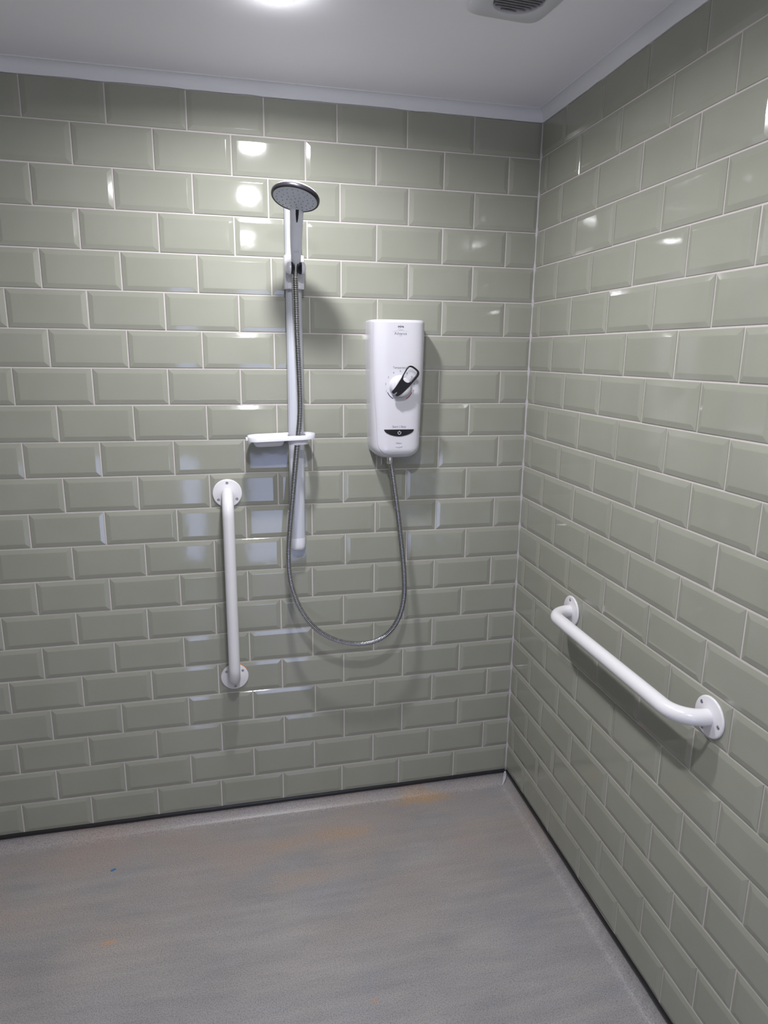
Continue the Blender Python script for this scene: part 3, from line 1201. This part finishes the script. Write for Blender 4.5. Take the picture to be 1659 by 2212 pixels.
def lever_mesh():
    cu = bpy.data.curves.new('lever', 'CURVE')
    cu.dimensions = '2D'
    cu.fill_mode = 'BOTH'
    cu.extrude = 0.0022
    cu.bevel_depth = 0.0012
    cu.bevel_resolution = 2
    cu.offset = -0.0010
    for pl in (chaikin(cv(outer), 2), chaikin(cv(inner), 2)):
        sp = cu.splines.new('POLY')
        sp.points.add(len(pl) - 1)
        for i, p in enumerate(pl):
            sp.points[i].co = (p[0], p[1], 0, 1)
        sp.use_cyclic_u = True
    o = bpy.data.objects.new('lever', cu)
    C.objects.link(o)
    dg = bpy.context.evaluated_depsgraph_get()
    me = bpy.data.meshes.new_from_object(o.evaluated_get(dg))
    bpy.data.objects.remove(o)
    bpy.data.curves.remove(cu)
    for vv in me.vertices:
        x, z, h = vv.co
        # the finger loop lifts a little away from the unit
        vv.co = (x, YL + 0.0035 - h, z)
    me.name = 'lever'
    return link_mesh('lever', me, M['black'], unit)


lever_mesh()

# ------------------------------------------------------------------ grab bars


def flange_bm(rot0):
    prof = [(0.0002, 0.0002), (0.0425, 0.0002), (0.0435, 0.0016), (0.0432, 0.0034), (0.0418, 0.0048), (0.0395, 0.0052), (0.0200, 0.0066), (0.0180, 0.0074), (0.0002, 0.0074)]
    return lathe(prof, 56, frame_mtx((0, 0, 0), (0, -1, 0), (1, 0, 0)))


def grab_bar(label, loc, rot, screws, group, rusty=False):
    """modelled upright: flanges at z = 0 and z = 0.5975, the tube stands off the wall towards -y"""
    t = thing('grab_bar', label, 'grab bar', loc, rot, group)
    LG, SO, RB = 0.597, 0.072, 0.058
    pts = [Vector((0, -0.004, 0)), Vector((0, -(SO - RB), 0))]
    for k in range(1, 13):
        a = math.pi / 2 * k / 12
        pts.append(Vector((0, -(SO - RB) - RB * math.sin(a), RB * (1 - math.cos(a)))))
    for k in range(1, 12):
        pts.append(Vector((0, -SO, RB + (LG - 2 * RB) * k / 12)))
    for k in range(0, 13):
        a = math.pi / 2 * k / 12
        pts.append(Vector((0, -(SO - RB) - RB * math.cos(a), LG - RB + RB * math.sin(a))))
    pts.append(Vector((0, -0.004, LG)))
    v, f = tube(pts, 0.0172, 32)
    pyd('tube', v, f, M['enamel'], t, smooth=True, sharp=60)
    for q, z in enumerate((0.0, LG)):
        v, f = flange_bm(0)
        fl = pyd('flange', v, f, M['enamel'], t, smooth=True, sharp=50)
        fl.location = (0, -0.0032, z)
        for a in screws[q]:
            a = math.radians(a)
            sx, sz = 0.0315 * math.cos(a), 0.0315 * math.sin(a)
            v, f = lathe([(0.0046, 0.0), (0.0046, 0.0004), (0.0036, -0.0004), (0.0030, 0.0006), (0.0012, 0.0008), (0.0010, -0.0004), (0.0002, -0.0004)], 20, frame_mtx((sx, -0.0058, sz), (0, -1, 0), (1, 0, 0)), False, True)
            pyd('screw', v, f, M['screw'], fl, smooth=True, sharp=35)
        if rusty and q == 0:
            ring = []
            for k in range(15):
                a = math.radians(18 + 74 * k / 14)
                w = 0.0016 * math.sin(math.pi * k / 14)
                ring.append([(0.0438 * math.cos(a), -0.0008, 0.0438 * math.sin(a)), ((0.0441 + w) * math.cos(a), 0.0004, (0.0441 + w) * math.sin(a)), ((0.0431) * math.cos(a), -0.0040, 0.0431 * math.sin(a))])
            v, f = loft(ring, True, True, True)
            pyd('rust_stain', v, f, M['rust'], fl)
    return t


grab_bar('upright white grab bar on the back wall left of the shower rail', (-0.958, 0, 0.5190), (0, 0, 0), ((142, 38, 272), (90, 214, 328)), None, True)
# horizontal bar on the right wall: local z runs along the wall towards the room, local -y out of the wall
B0 = RA * 0.400
mm = Matrix.Identity(4)
ez, ey = RA, -RN
exx = Vector(ey).cross(Vector(ez))
for i in range(3):
    mm[i][0], mm[i][1], mm[i][2] = exx[i], ey[i], ez[i]
gb = grab_bar('horizontal white grab bar on the right wall near the corner', (B0.x, B0.y, 0.8195), mm.to_euler(), ((187, 3, 275), (225, 335, 80)), None)

# ------------------------------------------------------------------ bits on the floor
p = (-1.339, -0.167, 0.0)
bm = bmesh.new()
vs = box_bm(bm, (-0.007, -0.0028, 0.0), (0.007, 0.0028, 0.003), 0.0006)
bmesh.ops.rotate(bm, verts=bm.verts[:], cent=(0, 0, 0), matrix=Matrix.Rotation(math.radians(25), 3, 'Z'))
o = bmo('plastic_fragment', bm, M['blue_bit'])
o.location = p
tag(o, 'tiny blue plastic fragment lying on the grey floor at left', 'debris')

# smear of sealant where the coved floor meets the corner
rings = []
for i in range(12):
    u = i / 11
    c_ = Vector((-0.006 - 0.020 * u ** 1.3, -0.006 - 0.024 * u ** 1.2, 0.044 - 0.040 * u ** 0.75))
    r = (0.003 + 0.004 * math.sin(math.pi * min(1, u * 1.1 + 0.1)) + RNG.uniform(-0.001, 0.001))
    ring = []
    for k in range(10):
        a = 2 * math.pi * k / 10
        q = Vector((0.7, -0.7, 0)) * r * math.cos(a) + Vector((-0.3, -0.3, 0.8)) * r * 0.3 * math.sin(a)
        ring.append(c_ + q + Vector((RNG.uniform(-0.0006, 0.0006),) * 3))
    rings.append(ring)
v, f = loft(rings)
struct(pyd('trim_5', v, f, M['smear'], smooth=True))
